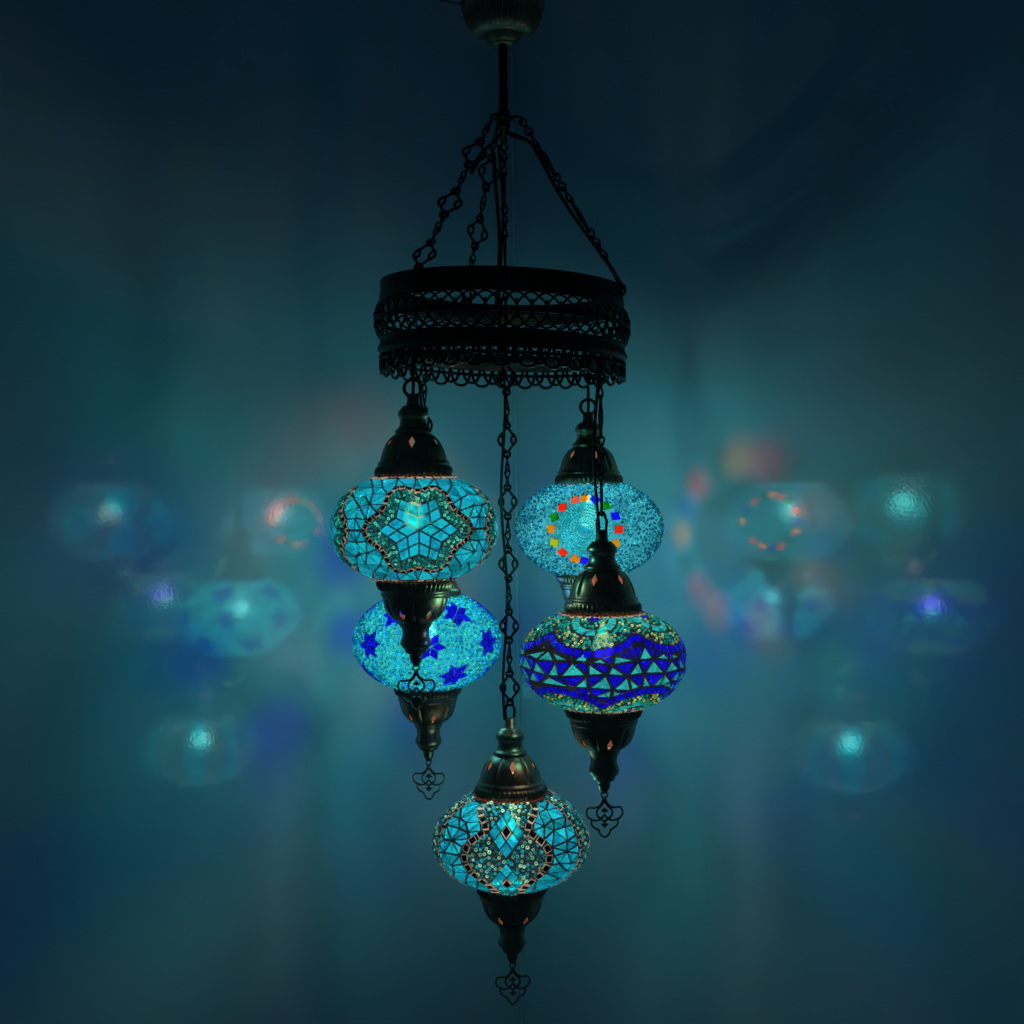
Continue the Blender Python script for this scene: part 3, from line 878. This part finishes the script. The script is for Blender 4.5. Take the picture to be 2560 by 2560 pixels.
make_lamp((-.027, 8.181, -2.237), "lowest lamp, on the longest chain, turquoise diamond lattice between mirror borders and bead rounds",
          mosaic_lattice, [SH_DARK, SH_BEAD], 2.22, 9, (84, 14), -90 - 30 - 17 + 30 - 8, -90 - 30 - 27, 6, flat=.94)

# ------------------------------------------------------------------ the chandelier frame
RX, RY, RR, SL = -.0508, 8.181, .775, -.0417
ZT, ZB = 1.3134, .7304
root = empty("chandelier_frame", W(RX, RY, ZB)); tag(root, "dark bronze chandelier hoop with pierced bands hung by chains from a fluted ceiling cup", "chandelier")
def ring_pt(t, r, z):                                # on the slightly tilted hoop, in frame space
    X = r * math.cos(t); return (X, r * math.sin(t), (z - ZB) + X * SL)
def tilt(mb):
    for i, V in enumerate(mb.v):
        V = V.copy(); V[:, 2] += V[:, 0] * SL; mb.v[i] = V
    return mb
HT = ZT - ZB
z1, z2, z3 = HT - .142, HT - .355, HT - .470        # band | lattice | moulding | frill
b = MB()
b.lathe([(RR - .012, HT), (RR, HT), (RR + .002, HT - .002), (RR + .002, HT - .085), (RR + .008, HT - .092), (RR + .008, HT - .102), (RR, HT - .107), (RR + .006, HT - .113), (RR + .006, HT - .124),
         (RR - .002, HT - .130), (RR + .004, z1 + .004), (RR - .006, z1), (RR - .016, z1), (RR - .012, HT)], n=144)
tilt(b).build("upper_band", DARKIRON, root)
b = MB()
def rope(i, t): return 1 + (.004 * math.cos(t * 110 + i) if 4 <= i <= 6 else 0)
b.lathe([(RR - .010, z2), (RR + .006, z2), (RR + .012, z2 - .006), (RR + .004, z2 - .018), (RR + .006, z2 - .045), (RR + .016, z2 - .060), (RR + .022, z2 - .076), (RR + .016, z2 - .092),
         (RR + .004, z2 - .100), (RR + .006, z3 + .004), (RR - .002, z3), (RR - .014, z3), (RR - .010, z2)], n=330, mod=rope)
tilt(b).build("lower_band", DARKIRON, root)
# pierced bulging gallery
b = MB(); n = 56; p_ = 2 * np.pi / n; zm = (z1 + z2) / 2; hh = (z1 - z2) / 2
def bulge(z_): return RR - .004 + .040 * math.sqrt(max(0, 1 - ((z_ - zm) / (hh * 1.08)) ** 2))
def gal(t, z_): r = bulge(z_); return (r * math.cos(t), r * math.sin(t), z_)
for sg in (1, -1):
    ztop = zm + sg * hh
    for k in range(n):
        pts = []
        for s_ in np.linspace(-1, 1, 13):
            drop = hh * .66 * abs(s_) ** 1.7
            pts.append(gal(k * p_ + s_ * p_ * .98, ztop - sg * (.004 + drop)))
        b.tube(pts, .0072, n=5)
for k in range(n):
    c_ = np.array(gal(k * p_, zm)); 
    q = gal(k * p_, zm + .020); b.tube([gal(k * p_, zm + .060), gal(k * p_, zm + .040), gal(k * p_, zm + .022), gal(k * p_, zm - .022), gal(k * p_, zm - .040), gal(k * p_, zm - .060)], [.007, .014, .010, .010, .014, .007], n=7)
for t in (zm - .008, zm + .008): b.tube([gal(a_, t) for a_ in np.arange(128) * 2 * np.pi / 128], .009, n=5, closed=True)
tilt(b).build("pierced_gallery", DARKIRON, root)
# scalloped frill: interlaced loops, large and small by turns
b = MB(); n = 64; p_ = 2 * np.pi / n
for k in range(n):
    big = k % 2 == 0; dep = .113 if big else .092; w_ = p_ * (.98 if big else .84); pts = []
    for s_ in np.linspace(-1, 1, 17):
        zz = z3 + .004 - dep * max(0, 1 - abs(s_) ** 2.6) ** .62
        tt = k * p_ + w_ * s_ * (1 if abs(s_) > .95 else 1) * .98
        r = RR + (.003 if big else -.006)
        pts.append((r * math.cos(tt), r * math.sin(tt), zz))
    b.tube(pts, .0105, n=5)
for zz in (z3 - .028,): b.tube([((RR) * math.cos(a_), (RR) * math.sin(a_), zz) for a_ in np.arange(160) * 2 * np.pi / 160], .012, n=5, closed=True)
tilt(b).build("scalloped_frill", DARKIRON, root)
# suspension: cup, stem, hook plate
OX = -.027 - RX
def zz(v): return v - ZB
b = MB(); nf = 40
def flute(i, t): return 1 + (.045 * math.cos(t * nf) if 5 <= i <= 9 else 0)
b.lathe([(.05, 3.17), (.255, 3.155), (.268, 3.125), (.270, 3.095), (.262, 3.075), (.243, 3.062), (.238, 3.030), (.226, 2.995), (.207, 2.965), (.180, 2.938), (.150, 2.926), (.118, 2.922), (.116, 2.912), (.112, 2.900),
         (.100, 2.882), (.086, 2.868), (.078, 2.862), (.078, 2.853), (.05, 2.850), (.02, 2.848)], n=240, mod=flute, c=(OX, 0, -ZB), cap0=True)
b.build("ceiling_cup", BRONZE, root)
b = MB(); b.lathe([(.029, 2.87), (.029, 2.44), (.041, 2.435), (.041, 2.335), (.036, 2.325), (.020, 2.322), (.020, 2.235), (.008, 2.232)], n=24, c=(OX, 0, -ZB), cap1=True)
b.tube([(OX, 0, zz(3.16)), (OX, 0, zz(4.6))], .02); b.build("stem", DARKIRON, root)
b = MB(); HK = 2.385
angs = [rad(-14), rad(110), rad(231)]
for a_ in angs:
    b.tube([(OX + .03 * math.cos(a_), .03 * math.sin(a_), zz(HK + .01)), (OX + .09 * math.cos(a_), .09 * math.sin(a_), zz(HK + .012)), (OX + .125 * math.cos(a_), .125 * math.sin(a_), zz(HK - .004)), (OX + .118 * math.cos(a_), .118 * math.sin(a_), zz(HK - .035))], .0095)
b.lathe([(.036, .0), (.062, .004), (.062, .016), (.036, .02)], n=24, c=(OX, 0, zz(HK - .01)))
b.build("hook_plate", DARKIRON, root)
for a_, tw in zip(angs, (88, 20, 8)):
    b = MB()
    A_ = np.array((OX + .120 * math.cos(a_), .120 * math.sin(a_), zz(HK - .02)))
    E_ = np.array(ring_pt(a_, RR + .012, ZT - .006))
    chain_mb(b, A_, E_, 3, tw, tw + 14, sc=1.25)
    b.tube(np.array([E_ + np.array((math.cos(a_), math.sin(a_), 0)) * .012 * math.cos(q) + np.array((0, 0, 1)) * (.030 * math.sin(q) - .016) for q in np.arange(14) * 2 * np.pi / 14]), .0075, n=5, closed=True)
    b.build("suspension_chain", DARKIRON, root)
def cable(pts, r=.0105):
    q = [np.array(p, float) for p in pts]
    for _ in range(2):
        o_ = [q[0]]
        for a_, c_ in zip(q[:-1], q[1:]): o_ += [a_ * .75 + c_ * .25, a_ * .25 + c_ * .75]
        o_.append(q[-1]); q = o_
    b = MB(); b.tube(q, r); return b.build("cable", CABLE, root)
t0 = (OX, 0, zz(2.335))
E0 = ring_pt(angs[0], RR - .01, ZT - .02)
for k, dz in enumerate((0, .02)):
    cable([t0, (OX + .05, -.02, zz(2.285 - dz)), (OX + .16, -.03, zz(2.245)), (OX + .23, -.055 + k * .02, zz(2.12)), (OX + .36, -.09 + k * .03, zz(1.86)), (OX + .54, -.14, zz(1.58)), (OX + .68, -.17, zz(1.38)), E0])
cable([t0, (OX - .04, -.02, zz(2.25)), (OX - .11, -.03, zz(2.2)), (OX - .155, -.05, zz(2.12)), (OX - .22, -.14, zz(1.98)), (OX - .18, -.05, zz(2.12)), (OX - .07, .02, zz(2.25)), (OX - .06, .02, zz(2.0)), (OX - .035, .03, zz(1.72)), (OX - .035, .02, zz(1.5)), (OX - .06, .05, zz(1.2)), (OX - .1, .2, zz(.95)), ring_pt(rad(130), RR - .03, .86)], .0115)
b = MB(); b.tube([(OX - .25, -.05, zz(3.10)), (OX - .30, -.06, zz(3.103)), (OX - .35, -.06, zz(3.118)), (OX - .395, -.06, zz(3.118))], .0045); b.build("loose_wire", CABLE, root)
